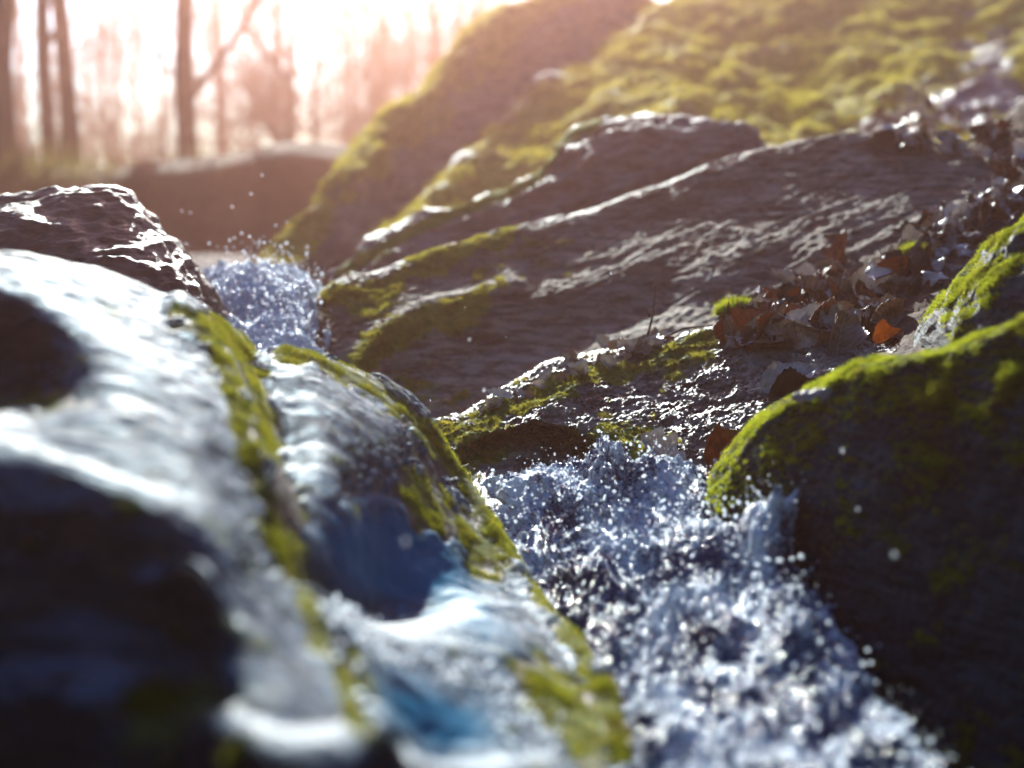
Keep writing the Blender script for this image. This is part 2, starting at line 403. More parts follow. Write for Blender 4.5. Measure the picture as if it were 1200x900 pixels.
# ================================================================ ROCKS
# A: foreground wet boulder
def A_feat(px, py, V, N):
    off = np.zeros_like(V)
    down = np.array([0, 0, -1.0])
    g = polydist(px, py, [(215, 372), (262, 430), (300, 540), (345, 640), (395, 760), (450, 900)])
    up = np.exp(-(g / 22) ** 2) * .018
    g2 = polydist(px, py, [(300, 400), (330, 470), (345, 560), (370, 660)])
    dn = np.exp(-(g2 / 26) ** 2) * .028
    off += down * (dn - up)[:, None]
    off += down * (.06 * gauss(px, py, 455, 660, 85, 50, 15))[:, None]      # hollow
    off += down * (.03 * gauss(px, py, 510, 845, 85, 36, 20))[:, None]
    off += down * (-.035 * gauss(px, py, 225, 728, 48, 22, 30))[:, None] 
    off += down * (-.016 * gauss(px, py, 470, 520, 90, 50, 30))[:, None]
    return off
A_st = [
 [(-330, 290, 1.25), (-330, 312, 1.17), (-330, 345, 1.14), (-330, 470, 1.12), (-330, 530, .93), (-330, 570, .9), (-330, 760, .84), (-330, 1010, .83)],
 [(-120, 292, 1.32), (-110, 312, 1.23), (-100, 345, 1.19), (-100, 465, 1.17), (-100, 530, .97), (-100, 565, .92), (-100, 740, .88), (-100, 1010, .85)],
 [(0, 305, 1.38), (10, 320, 1.29), (10, 350, 1.24), (15, 465, 1.2), (25, 530, 1.01), (30, 560, .94), (30, 730, .89), (40, 1010, .84)],
 [(105, 322, 1.44), (105, 345, 1.33), (110, 395, 1.21), (120, 470, 1.12), (132, 550, .98), (140, 585, .92), (125, 740, .88), (120, 1010, .8)],
 [(200, 346, 1.5), (195, 372, 1.38), (200, 430, 1.25), (215, 510, 1.11), (225, 590, .985), (238, 640, .92), (218, 780, .86), (210, 1010, .8)],
 [(275, 376, 1.56), (270, 402, 1.44), (280, 470, 1.3), (295, 560, 1.14), (310, 650, 1.01), (325, 740, .89), (320, 840, .79), (330, 1010, .7)],
 [(350, 408, 1.62), (348, 432, 1.52), (360, 490, 1.4), (375, 560, 1.28), (385, 660, 1.14), (400, 750, .99), (410, 850, .85), (430, 1010, .72)],
 [(430, 445, 1.68), (425, 466, 1.6), (435, 510, 1.52), (445, 580, 1.4), (455, 670, 1.25), (470, 765, 1.06), (490, 860, .9), (520, 1010, .76)],
 [(497, 500, 1.72), (490, 516, 1.67), (495, 550, 1.59), (505, 610, 1.46), (525, 690, 1.28), (550, 785, 1.09), (570, 870, .94), (600, 1010, .79)],
 [(545, 562, 1.70), (538, 578, 1.65), (540, 610, 1.56), (555, 660, 1.44), (580, 725, 1.27), (605, 800, 1.1), (625, 880, .97), (650, 1010, .82)],
 [(600, 645, 1.55), (592, 660, 1.5), (595, 685, 1.43), (610, 720, 1.34), (630, 770, 1.22), (650, 830, 1.1), (665, 900, .98), (690, 1010, .85)],
 [(650, 710, 1.38), (642, 724, 1.34), (645, 745, 1.29), (655, 775, 1.23), (670, 815, 1.15), (685, 860, 1.07), (700, 920, .98), (720, 1010, .88)],
 [(700, 785, 1.2), (695, 798, 1.18), (697, 815, 1.15), (705, 840, 1.11), (715, 870, 1.06), (725, 905, 1.02), (738, 950, .97), (750, 1010, .9)],
 [(735, 880, 1.06), (732, 890, 1.05), (735, 905, 1.03), (740, 925, 1.0), (745, 945, .98), (752, 965, .96), (758, 985, .94), (765, 1010, .92)],
]
def A_disp(V, px, py):
    R = V @ np.array([[.9, -.4, 0], [.4, .9, 0], [0, 0, 1.]]).T
    return .012 * fbm(V * 4, 2) +   .0015 * ridged(R * np.array([6, 18, 18]), 2) + .001 * fbm(V * 60, 3)
A_LINES = [[(205, 378), (255, 395), (262, 450), (285, 530), (320, 600), (350, 700), (400, 800), (430, 870)],
           [(262, 430), (282, 480), (300, 560), (330, 640)], [(285, 400), (305, 450), (318, 520)]]
def warp(px, py, V, s=22, a=16):
    return px + a * fbm(V * s, 3), py + a * fbm(V * s + 50, 3)
def A_moss(px, py, V, N):
    px, py = warp(px, py, V)
    g = np.minimum.reduce([polydist(px, py, l) for l in A_LINES])
    m = np.exp(-(g / 12) ** 2) * (1.15 + .5 * fbm(V * np.array([34, 14, 20]), 3))
    crest = polydist(px, py, [(250, 372), (340, 408), (430, 448), (495, 502), (545, 562), (600, 645), (650, 715), (700, 790), (735, 890)])
    m = np.maximum(m, np.exp(-(crest / 13) ** 2) * .9)
    m = np.maximum(m, .8 * gauss(px, py, 500, 590, 45, 32, 60))
    m = np.maximum(m, .8 * gauss(px, py, 560, 640, 50, 28, 55))
    m = np.maximum(m, 1.15 * gauss(px, py, 665, 840, 75, 34, 50))
    m = np.maximum(m, .55 * gauss(px, py, 200, 830, 60, 90, 60))
    m = np.maximum(m, .5 * gauss(px, py, 40, 470, 90, 25, 0))
    return m
def A_wet(px, py, V, N): return np.full(px.shape, .85)
def A_deep(px, py, V):
    px, py = warp(px, py, V, 10, 10)
    return np.clip(gauss(px, py, 455, 655, 105, 62, 15) * 1.3 + 1.2 * gauss(px, py, 510, 848, 100, 40, 22) + .6 * gauss(px, py, 560, 740, 70, 30, 40), 0, 1)
ROCK_A = loft('wet_boulder', A_st, M_A, back=.22, drop=.5, ext=(.4, 0), ns=26, nf=44, disp=A_disp, feat=A_feat, attrs={'moss': A_moss, 'wet': A_wet})
tag(ROCK_A, 'big wet foreground boulder with shining water film and a moss streak', 'boulder')

# B: dark rock at left
B_c = [(-420, 300, 2.1), (-200, 255, 2.2), (-60, 243, 2.25), (30, 234, 2.28), (90, 229, 2.3), (140, 232, 2.3), (180, 256, 2.28), (208, 295, 2.25), (228, 330, 2.22), (243, 372, 2.2)]
B_b = [(-420, 420, 1.9), (-200, 420, 1.9), (-60, 420, 1.9), (30, 430, 1.9), (90, 430, 1.92), (140, 430, 1.95), (185, 430, 1.98), (215, 430, 2.0), (235, 440, 2.02), (255, 440, 2.05)]
ROCK_B = loft('dark_boulder', simple(B_c, B_b, .09), M_B, back=.35, drop=.4, ext=(.5, 0), ns=16, nf=26,
    disp=lambda V, px, py: .025 * fbm(V * 4, 3) + .008 * ridged(V * np.array([9, 9, 22]), 3) + .003 * fbm(V * 50, 3),
    attrs={'moss': lambda px, py, V, N: .35 * sstep(.5, .9, N[:, 2]) * sstep(60, 220, px), 'wet': lambda px, py, V, N: np.full(px.shape, .8)})
tag(ROCK_B, 'dark brown wet boulder at the far left behind the foreground boulder', 'boulder')

# D: huge mossy rock, upper right
D_c = [(318, 330, 4.1), (352, 285, 4.3), (400, 228, 4.45), (452, 165, 5.0), (520, 98, 5.5), (590, 38, 5.9), (670, -30, 6.3), (820, -44, 6.5), (1000, -44, 6.5), (1220, -44, 6.3), (1500, -40, 6.0)]
D_b = [(330, 345, 3.9), (400, 345, 3.75), (480, 345, 3.65), (560, 345, 3.6), (680, 335, 3.5), (790, 320, 3.45), (900, 300, 3.35), (1000, 290, 3.3), (1110, 290, 3.2), (1280, 300, 3.1), (1500, 330, 3.0)]
def D_feat(px, py, V, N):
    g = polydist(px, py, [(365, 330), (430, 260), (520, 170), (610, 90), (730, -10), (800, -60)])
    r = polydist(px, py, [(430, 330), (520, 240), (560, 160), (640, 90)])
    r2 = polydist(px, py, [(330, 320), (400, 235), (455, 172), (525, 102), (600, 35)])
    s = -.17 * np.exp(-(g / 26) ** 2) + .08 * np.exp(-(r / 30) ** 2) + .08 * np.exp(-(r2 / 14) ** 2)
    s = s + .05 * gauss(px, py, 760, 120, 120, 60, -35) 
    return N * s[:, None]
def dia(V, ang, s):  # rotate in x-z then scale
    c, sn = math.cos(ang), math.sin(ang)
    return np.stack([(V[:, 0] * c + V[:, 2] * sn) * s[0], V[:, 1] * s[1], (-V[:, 0] * sn + V[:, 2] * c) * s[2]], -1)
def D_moss(px, py, V, N):
    g = polydist(px, py, [(370, 320), (440, 250), (525, 165), (610, 85), (720, 0)])
    m = 1.0 - .95 * np.exp(-(g / 30) ** 2)
    n = fbm(dia(V, .75, (3, 3, 8)), 4)
    m = m + n * .5 - .75 * gauss(px, py, 1010, 175, 190, 45, -20) - .6 * gauss(px, py, 1160, 90, 60, 60) - .8 * gauss(px, py, 660, 60, 60, 22, -50)
    return np.clip(m * .9, 0, 1.2)
ROCK_D = loft('mossy_rock_face', simple(D_c, D_b, .12, (0, .08, .28, .6, 1)), M_D, back=.9, drop=.6, ext=(0, 1.2), ns=34, nf=50,
    disp=lambda V, px, py: .04 * fbm(dia(V, .6, (1.2, 1.4, 4)), 4) + .022 * fbm(dia(V, .6, (4, 6, 18)), 4) + .007 * fbm(V * 45, 3), feat=D_feat,
    attrs={'moss': D_moss, 'wet': lambda px, py, V, N: .8 * gauss(px, py, 1080, 140, 160, 60, -20)})
tag(ROCK_D, 'huge mossy rock face rising from the stream to the upper right', 'rock')

# E
E_c = [(388, 325, 2.95), (440, 290, 2.98), (500, 262, 3.0), (560, 240, 3.0), (625, 212, 3.0), (655, 170, 3.02), (700, 142, 3.03), (790, 140, 3.0), (860, 152, 2.95), (905, 195, 2.85), (930, 240, 2.8)]
E_c = [(a, b, c + .3) for a, b, c in E_c]
E_b = [(392, 345, 2.85), (450, 360, 2.75), (520, 360, 2.7), (600, 350, 2.68), (670, 340, 2.68), (720, 330, 2.68), (770, 310, 2.68), (830, 290, 2.66), (880, 270, 2.66), (920, 260, 2.66), (945, 260, 2.66)]
E_b = [(a, b, c + .28) for a, b, c in E_b]
ROCK_E = loft('hidden_boulder', simple(E_c, E_b, .05), M_E, back=.25, drop=.5, ns=14, nf=26,
    disp=lambda V, px, py: .02 * fbm(V * 5, 3) + .012 * ridged(dia(V, .4, (8, 8, 20)), 3) + .003 * fbm(V * 50, 3),
    attrs={'moss': lambda px, py, V, N: .9 * np.exp(-(polydist(px, py, [(400, 318), (500, 262), (560, 240), (625, 212), (655, 168), (700, 142)]) / 9) ** 2), 'wet': lambda px, py, V, N: .35 + 0 * px})
ROCK_E.name = 'rounded_boulder'
SURF['rounded_boulder'] = SURF.pop('hidden_boulder'); BVH['rounded_boulder'] = BVH.pop('hidden_boulder')
tag(ROCK_E, 'hump backed reddish grey boulder between the mossy rock face and the long slab', 'boulder')

# F: long layered slab
F_c = [(372, 348, 2.55), (395, 333, 2.65), (450, 318, 2.75), (520, 292, 2.82), (640, 262, 2.88), (760, 225, 2.92), (865, 184, 2.95), (950, 164, 2.95), (1060, 162, 2.9), (1140, 182, 2.8), (1200, 235, 2.6), (1280, 300, 2.4)]
F_b = [(372, 420, 2.4), (400, 520, 2.25), (440, 570, 2.15), (520, 600, 2.08), (640, 560, 2.08), (740, 520, 2.1), (840, 480, 2.15), (940, 440, 2.2), (1060, 390, 2.25), (1150, 340, 2.25), (1220, 320, 2.25), (1290, 330, 2.22)]
def F_feat(px, py, V, N):
    g = polydist(px, py, [(400, 470), (440, 400), (500, 375), (600, 345)])
    g2 = polydist(px, py, [(450, 450), (520, 420), (640, 395), (760, 350)])
    return N * (.022 * np.exp(-(g / 16) ** 2) - .02 * np.exp(-(g2 / 26) ** 2))[:, None]
def F_moss(px, py, V, N):
    px, py = warp(px, py, V, 12, 16)
    m = 1.1 * np.exp(-(polydist(px, py, [(405, 470), (415, 430), (450, 395), (510, 370), (560, 355)]) / 17) ** 2)
    m = np.maximum(m, 1.0 * np.exp(-(polydist(px, py, [(385, 350), (440, 338), (520, 300), (600, 272)]) / 12) ** 2))
    m = np.maximum(m, .7 * gauss(px, py, 420, 350, 60, 30))
    m = np.maximum(m, .45 * gauss(px, py, 480, 470, 80, 50))
    m = np.maximum(m, .35 * gauss(px, py, 620, 300, 120, 30, -15))
    return m
ROCK_F = loft('layered_slab', simple(F_c, F_b, .035), M_F, back=.3, drop=.4, ext=(0, .5), ns=40, nf=60,
    disp=lambda V, px, py: .009 * fbm(V * 4, 3) + .0036 * ridged(dia(V, .38, (6, 13, 50)) + .5 * fbm(V * 8, 2)[:, None], 4, .55) + .002 * fbm(V * 70, 3), feat=F_feat,
    attrs={'moss': F_moss, 'wet': lambda px, py, V, N: .15 + .45 * np.exp(-(polydist(px, py, [(380, 340), (520, 296), (640, 266), (760, 230), (870, 186)]) / 14) ** 2)})
tag(ROCK_F, 'long grey brown slab with wavy rock layers slanting across the middle', 'rock')

# G: centre rock in focus
G_c = [(490, 515, 2.0), (520, 497, 2.06), (580, 470, 2.12), (650, 437, 2.18), (710, 424, 2.2), (790, 402, 2.2), (870, 385, 2.18), (950, 385, 2.12), (1010, 400, 2.02), (1060, 420, 1.92)]
G_b = [(505, 545, 1.92), (540, 600, 1.82), (600, 640, 1.76), (670, 650, 1.72), (740, 660, 1.7), (820, 650, 1.68), (880, 640, 1.66), (950, 620, 1.64), (1010, 600, 1.62), (1070, 600, 1.6)]
def G_feat(px, py, V, N):
    m = sstep(1.25, .75, np.sqrt(((px - 625) / 88.) ** 2 + ((py - 556) / 40.) ** 2))
    return m[:, None] * np.array([0, .13, 0]) 
def G_moss(px, py, V, N):
    px, py = warp(px, py, V, 20, 14)
    m = 1.0 * np.exp(-(polydist(px, py, [(505, 508), (560, 500), (640, 455), (700, 440), (790, 415), (830, 405)]) / 14) ** 2)
    m = np.maximum(m, .75 * gauss(px, py, 560, 530, 60, 30, -25)); m = np.maximum(m, .85 * gauss(px, py, 730, 515, 60, 22))
    m = np.maximum(m, .9 * gauss(px, py, 740, 545, 45, 20)); m = np.maximum(m, .6 * gauss(px, py, 800, 425, 60, 22, -12))
    return m
ROCK_G = loft('lichened_rock', simple(G_c, G_b, .05, (0, .1, .22, .4, .6, 1)), M_G, back=.2, drop=.3, ns=54, nf=56,
    disp=lambda V, px, py: .012 * fbm(V * 7, 3) + .006 * ridged(dia(V, .2, (10, 12, 40)), 4, .6) + .003 * fbm(V * 90, 4, .6) + .0014 * ridged(V * 150, 2), feat=G_feat,
    attrs={'moss': G_moss, 'wet': lambda px, py, V, N: .35 + .3 * gauss(px, py, 860, 470, 90, 60)})
tag(ROCK_G, 'low rough rock with lichen and yellow moss above the white water', 'rock')

# H2 then H
H2_c = [(1116, 396, 1.69), (1120, 362, 1.7), (1138, 330, 1.7), (1166, 296, 1.68), (1214, 254, 1.64), (1290, 214, 1.6), (1400, 200, 1.55), (1560, 260, 1.5)]
H2_b = [(1119, 412, 1.68), (1128, 440, 1.67), (1146, 470, 1.65), (1176, 490, 1.62), (1222, 500, 1.58), (1295, 500, 1.54), (1400, 500, 1.5), (1560, 500, 1.47)]
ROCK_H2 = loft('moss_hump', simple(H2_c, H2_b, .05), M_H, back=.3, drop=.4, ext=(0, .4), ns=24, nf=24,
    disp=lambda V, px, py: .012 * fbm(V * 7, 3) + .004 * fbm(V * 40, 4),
    attrs={'moss': lambda px, py, V, N: 1.15 * sstep(.25, .75, N[:, 2] + .15 * fbm(V * 14, 3)) * (.1 + 1.0 * np.exp(-(polydist(px, py, [(1116, 396), (1120, 362), (1138, 330), (1166, 296), (1214, 254), (1290, 214), (1400, 200)]) / 32) ** 2)), 'wet': lambda px, py, V, N: 0 * px})  # moss thinned down the face to put shade into it
tag(ROCK_H2, 'small moss topped boulder at the right edge behind the large mossy one', 'boulder')
H_c = [(838, 594, 1.62), (846, 572, 1.63), (872, 528, 1.62), (905, 488, 1.6), (960, 456, 1.56), (1030, 430, 1.5), (1110, 404, 1.45), (1200, 372, 1.4), (1330, 350, 1.34), (1520, 370, 1.3)]
H_b = [(846, 612, 1.61), (884, 680, 1.58), (922, 740, 1.54), (958, 800, 1.49), (1005, 880, 1.41), (1062, 970, 1.33), (1115, 1030, 1.27), (1205, 1070, 1.21), (1335, 1090, 1.17), (1525, 1090, 1.14)]
def H_moss(px, py, V, N):
    cr_ = polydist(px, py, [(842, 572), (872, 528), (905, 488), (960, 456), (1030, 430), (1110, 404), (1200, 372), (1400, 350)]); m = 1.25 * sstep(.2, .8, N[:, 2] + .25 * fbm(V * 12, 3)) * (.38 + .75 * np.exp(-(cr_ / 85) ** 2))  # moss thinned below the crest so the face reads as shade
    return m
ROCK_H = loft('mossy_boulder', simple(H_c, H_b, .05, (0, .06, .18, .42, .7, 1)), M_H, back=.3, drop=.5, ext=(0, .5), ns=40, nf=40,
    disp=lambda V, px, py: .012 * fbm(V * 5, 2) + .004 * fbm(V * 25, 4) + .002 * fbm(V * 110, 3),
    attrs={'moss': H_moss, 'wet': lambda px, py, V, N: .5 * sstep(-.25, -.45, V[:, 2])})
tag(ROCK_H, 'large boulder at the right with bright green moss along its top', 'boulder')

# leaf mould bank under the litter
L_c = [(778, 409, 2.2), (800, 397, 2.2), (840, 378, 2.23), (890, 352, 2.28), (960, 330, 2.36), (1030, 300, 2.44), (1080, 260, 2.56), (1120, 210, 2.8), (1150, 160, 2.98), (1220, 110, 3.1), (1340, 90, 3.1)]
L_b = [(780, 413, 2.2), (805, 413, 2.2), (860, 420, 2.16), (915, 436, 2.1), (960, 448, 2.03), (1010, 455, 1.93), (1080, 460, 1.72), (1120, 430, 1.8), (1160, 400, 1.85), (1230, 380, 1.9), (1340, 380, 1.9)]
ROCK_L = loft('leaf_mould', simple(L_c, L_b, .02), M_MOULD, back=.2, drop=.3, ext=(0, .35), ns=14, nf=20,
    disp=lambda V, px, py: .012 * fbm(V * 8, 3) + .008 * fbm(V * 40, 4))
tag(ROCK_L, 'dark crumbly leaf mould bank under the fallen leaves', 'leaf mould', kind='stuff')

# ================================================================ MOSS BLADES
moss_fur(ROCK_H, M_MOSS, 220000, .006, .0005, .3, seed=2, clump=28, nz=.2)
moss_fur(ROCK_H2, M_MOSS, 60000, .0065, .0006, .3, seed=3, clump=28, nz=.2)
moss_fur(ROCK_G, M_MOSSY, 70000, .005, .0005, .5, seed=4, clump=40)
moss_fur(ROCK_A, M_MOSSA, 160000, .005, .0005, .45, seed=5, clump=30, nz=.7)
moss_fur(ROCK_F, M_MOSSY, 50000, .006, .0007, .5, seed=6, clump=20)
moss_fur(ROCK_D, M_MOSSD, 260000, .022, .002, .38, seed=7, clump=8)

# ================================================================ WATER
def sheet(name, rows, mat, nu, nv, disp, feat=None, foam=None, thick=.02, parent=None):
    C = np.array([[P(*q) for q in r] for r in rows])
    G = cr(C, np.linspace(0, len(C) - 1, nu), False); G = np.swapaxes(cr(np.swapaxes(G, 0, 1), np.linspace(0, C.shape[1] - 1, nv), False), 0, 1)
    N = grid_normals(G, False); s = np.sign(N[..., 2].mean()); N = N * s
    V = G.reshape(-1, 3); Nf = N.reshape(-1, 3); px, py, d = proj(V)
    if feat is not None: V = V + feat(px, py, V)
    V = V + Nf * disp(V, px, py)[:, None]
    px, py, d = proj(V); A = {'foam': foam(px, py, V)} if foam else {}
    idx = np.arange(nu * nv).reshape(nu, nv)
    q = np.stack([idx[:-1, :-1], idx[1:, :-1], idx[1:, 1:], idx[:-1, 1:]], -1).reshape(-1, 4)
    if s < 0: q = q[:, ::-1]
    # closed underside so that the water has a body
    V2 = V - np.array([0, 0, thick]); n0 = len(V)
    rim = np.concatenate([idx[0, :], idx[1:, -1], idx[-1, -2::-1], idx[-2:0:-1, 0]])
    rq = np.stack([rim, np.roll(rim, -1), np.roll(rim, -1) + n0, rim + n0], -1)
    if s > 0: rq = rq[:, ::-1]
    A = {k: np.concatenate([a, a]) for k, a in A.items()}
    o = mesh_np(name, np.vstack([V, V2]), [q, q[:, ::-1] + n0, rq], mat, attrs=A, parent=parent)
    SURF[o.name] = (V, q, Nf, A)
    return o

W_rows = [
 [(470, 600, 1.9), (500, 660, 1.68), (530, 740, 1.45), (560, 850, 1.18), (600, 1010, .95)],
 [(560, 578, 1.88), (590, 640, 1.68), (630, 730, 1.45), (670, 850, 1.18), (720, 1010, .95)],
 [(640, 564, 1.86), (670, 630, 1.66), (720, 730, 1.43), (770, 850, 1.18), (830, 1010, .95)],
 [(715, 552, 1.84), (750, 620, 1.64), (800, 720, 1.42), (860, 850, 1.17), (930, 1010, .95)],
 [(800, 556, 1.78), (830, 620, 1.6), (870, 720, 1.4), (940, 850, 1.17), (1030, 1010, .96)],
 [(880, 572, 1.7), (900, 630, 1.56), (925, 730, 1.38), (1010, 850, 1.17), (1110, 1010, .97)],
 [(960, 600, 1.62), (970, 670, 1.5), (985, 770, 1.36), (1080, 880, 1.17), (1190, 1010, .98)],
]
def W_feat(px, py, V):
    nz_ = .55 + 1.1 * np.abs(pn(V * np.array([55, 30, 30])))
    up = (.034 * gauss(px, py, 704, 566, 11, 30) + .026 * gauss(px, py, 724, 572, 12, 30) + .014 * gauss(px, py, 700, 580, 50, 30)) * nz_ + .02 * gauss(px, py, 760, 575, 40, 18) + .044 * gauss(px, py, 896, 655, 20, 28, 30) * nz_ + .02 * gauss(px, py, 640, 590, 60, 14)
    up = up + .03 * gauss(px, py, 895, 680, 22, 60, -20) + .02 * gauss(px, py, 940, 770, 30, 30) + .015 * gauss(px, py, 820, 660, 60, 30) - .03 * gauss(px, py, 640, 690, 40, 60, -30) - .02 * gauss(px, py, 720, 850, 50, 50, -30)
    off = np.zeros_like(V); off[:, 2] = up; off[:, 0] = .03 * gauss(px, py, 902, 645, 18, 22)
    return off
def W_disp(V, px, py):
    Vf = V * np.array([1, .75, 1])
    Vf = V * np.array([1, .55, 1])
    W = Vf + .02 * np.stack([fbm(Vf * 14, 2), fbm(Vf * 14 + 40, 2), fbm(Vf * 14 + 80, 2)], -1)
    am = .25 + .9 * sstep(-.35, .35, pn(V * np.array([16, 8, 16])))
    return .013 * fbm(W * 13, 3) + .009 * ridged(W * 34, 2) + am * (.011 * np.abs(pn(W * 62)) + .0045 * fbm(W * 140, 2) + .0015 * fbm(W * 330, 1))
def W_foam(px, py, V):
    f = .52 + .5 * fbm(V * np.array([18, 10, 18]), 3) + .25 * gauss(px, py, 730, 600, 130, 50) - .4 * gauss(px, py, 640, 710, 60, 60, -30) - .25 * gauss(px, py, 980, 850, 80, 60)
    return f
W1 = sheet('cascade_water', W_rows, M_FROTH, 420, 560, W_disp, W_feat, W_foam)
tag(W1, 'frothing white water rushing down between the boulders towards the viewer', 'water', kind='structure')
U_rows = [
 [(190, 345, 2.85), (200, 380, 2.6), (210, 420, 2.35), (220, 470, 2.15)],
 [(240, 325, 2.85), (245, 360, 2.6), (260, 400, 2.35), (290, 450, 2.12)],
 [(290, 322, 2.8), (300, 352, 2.58), (320, 395, 2.35), (350, 450, 2.12)],
 [(340, 330, 2.78), (338, 356, 2.57), (348, 400, 2.36), (370, 460, 2.16)],
 [(385, 338, 2.75), (374, 364, 2.6), (380, 412, 2.42), (400, 470, 2.3)],
]
W2 = sheet('upper_cascade_water', U_rows, M_FROTH, 200, 220, lambda V, px, py: .022 * fbm(V * 12, 3) + .012 * ridged(V * 30, 2) + .004 * fbm(V * 110, 2),
           lambda px, py, V: np.stack([0 * px, 0 * px, .03 * gauss(px, py, 300, 345, 60, 20)], -1), lambda px, py, V: .95 + .3 * fbm(V * 12, 2))
tag(W2, 'small sparkling upper cascade between the dark boulder and the slab', 'water', kind='structure')
# calm stream water filling the channel below and behind
S_rows = [[(-1.6, .2, -.60), (-1.6, 1.4, -.58), (-1.6, 2.4, -.46), (-1.9, 3.6, -.37)],
          [(0, .2, -.60), (0, 1.4, -.58), (0, 2.4, -.46), (-1, 3.6, -.37)],
          [(1.2, .2, -.60), (1.2, 1.4, -.58), (1.2, 2.4, -.46), (-.2, 3.6, -.37)]]
S_rows = [[tuple(np.array(proj(np.array([q]))).ravel()) for q in r] for r in S_rows]
W3 = sheet('stream_water', S_rows, M_POOL, 160, 200, lambda V, px, py: .006 * fbm(V * 14, 3))
tag(W3, 'dark stream water lying in the channel around the boulders', 'water', kind='structure')

# water film over the wet parts of the foreground boulder
def film():
    V, q, N, A = SURF['wet_boulder']
    N_ = np.vstack([N, [[0, 0, -1], [0, 0, -1]]])
    px, py, d = proj(V)
    mo = A['moss']
    n = fbm(V * np.array([9, 5, 9]), 3)
    h = .0045 - .014 * sstep(.2, .5, mo) + .0025 * fbm(V * np.array([7, 16, 16]), 3)
    h = h + .0011 * ridged(V * np.array([6, 20, 30]) + .6 * fbm(V * 9, 2)[:, None], 2); h = h - .016 * sstep(.66, .42, N_[:, 2]) * (1 - sstep(.2, .6, A_deep(px, py, V)))
    VV = V + N_ * h[:, None]
    keep = (h[q].max(1) > -.001) & (px[q].mean(1) > -300)
    qq = q[keep]; used = np.unique(qq); mp = np.full(len(V), -1); mp[used] = np.arange(len(used))
    fl = sstep(.3, .75, N_[:, 2] + .12 * fbm(V * 9, 3)) * (1 - sstep(.3, .6, mo))  # flat tops take the painted sheen, steep faces stay dark
    o = mesh_np('water_film', VV[used], mp[qq], M_FILM, attrs={'sheen': fl[used], 'deep': A_deep(px, py, V)[used]})
    tag(o, 'thin clear sheet of water sliding over the foreground boulder', 'water', kind='structure')
film()

# spray
def ico():
    import bmesh
    bm = bmesh.new(); bmesh.ops.create_icosphere(bm, subdivisions=2, radius=1); v = np.array([x.co[:] for x in bm.verts]); f = np.array([[x.index for x in t.verts] for t in bm.faces]); bm.free(); return v, f
IV, IF = ico()
def drops_mesh(name, pos, rad, label, cat='spray'):
    n = len(pos); rr = np.random.default_rng(n)
    ax = rr.normal(size=(n, 3)) * np.array([.6, 1, .8]); ax /= np.linalg.norm(ax, axis=1)[:, None]; k = 1 + 1.8 * rr.random(n) ** 2
    st = IV[None] + ax[:, None, :] * ((IV[None] * ax[:, None, :]).sum(2) * (k - 1)[:, None])[..., None]
    V = (pos[:, None, :] + st * (rad / k ** .4)[:, None, None]).reshape(-1, 3)
    F = (IF[None] + (np.arange(n) * len(IV))[:, None, None]).reshape(-1, 3)
    o = mesh_np(name, V, F, M_DROP); tag(o, label, cat, kind='stuff'); return o
def spray_on(surf, n, seed, hmax, rmin, rmax, wfun):
    V = SURF[surf][0]; r = np.random.default_rng(seed); px, py, d = proj(V); w = wfun(px, py); w = w / w.sum()
    i = r.choice(len(V), n, p=w); p = V[i] + np.stack([r.normal(size=n) * .006, r.normal(size=n) * .006, r.random(n) ** 3 * hmax + .001], -1)
    return p, rmin + (rmax - rmin) * r.random(n) ** 4.5
p1, r1 = spray_on('cascade_water', 4200, 1, .035, .0005, .0027, lambda x, y: (.3 + gauss(x, y, 740, 600, 160, 60) + gauss(x, y, 900, 650, 40, 80)) * (x > 540) * (x < 1150) * (y < 960))
drops_mesh('splash_spray', p1, r1, 'fine spray of drops over the frothing white water')
p2, r2 = spray_on('upper_cascade_water', 1100, 2, .06, .001, .0035, lambda x, y: (gauss(x, y, 310, 350, 70, 40)) + 1e-9)
drops_mesh('upper_spray', p2, r2, 'sparkling spray thrown up over the upper cascade')

# white beads added to stand in for sun glints on the lower ledge
def ledge():
    V = SURF['wet_boulder'][0]; px, py, d = proj(V); n = 420; r = np.random.default_rng(9)
    w = np.exp(-(polydist(px, py, [(390, 735), (450, 775), (520, 790), (590, 830), (630, 880)]) / 20) ** 2) * (SURF['wet_boulder'][3]['moss'] < 2); w /= w.sum()
    i = r.choice(len(V), n, p=w); return V[i] + np.array([0, 0, .0085]) + r.normal(size=(n, 3)) * .003, .0007 + .0024 * r.random(n) ** 3
p3, r3 = ledge(); drops_mesh('ledge_glints', p3, r3, 'white beads added as sun glints on the wet ledge of the foreground boulder')

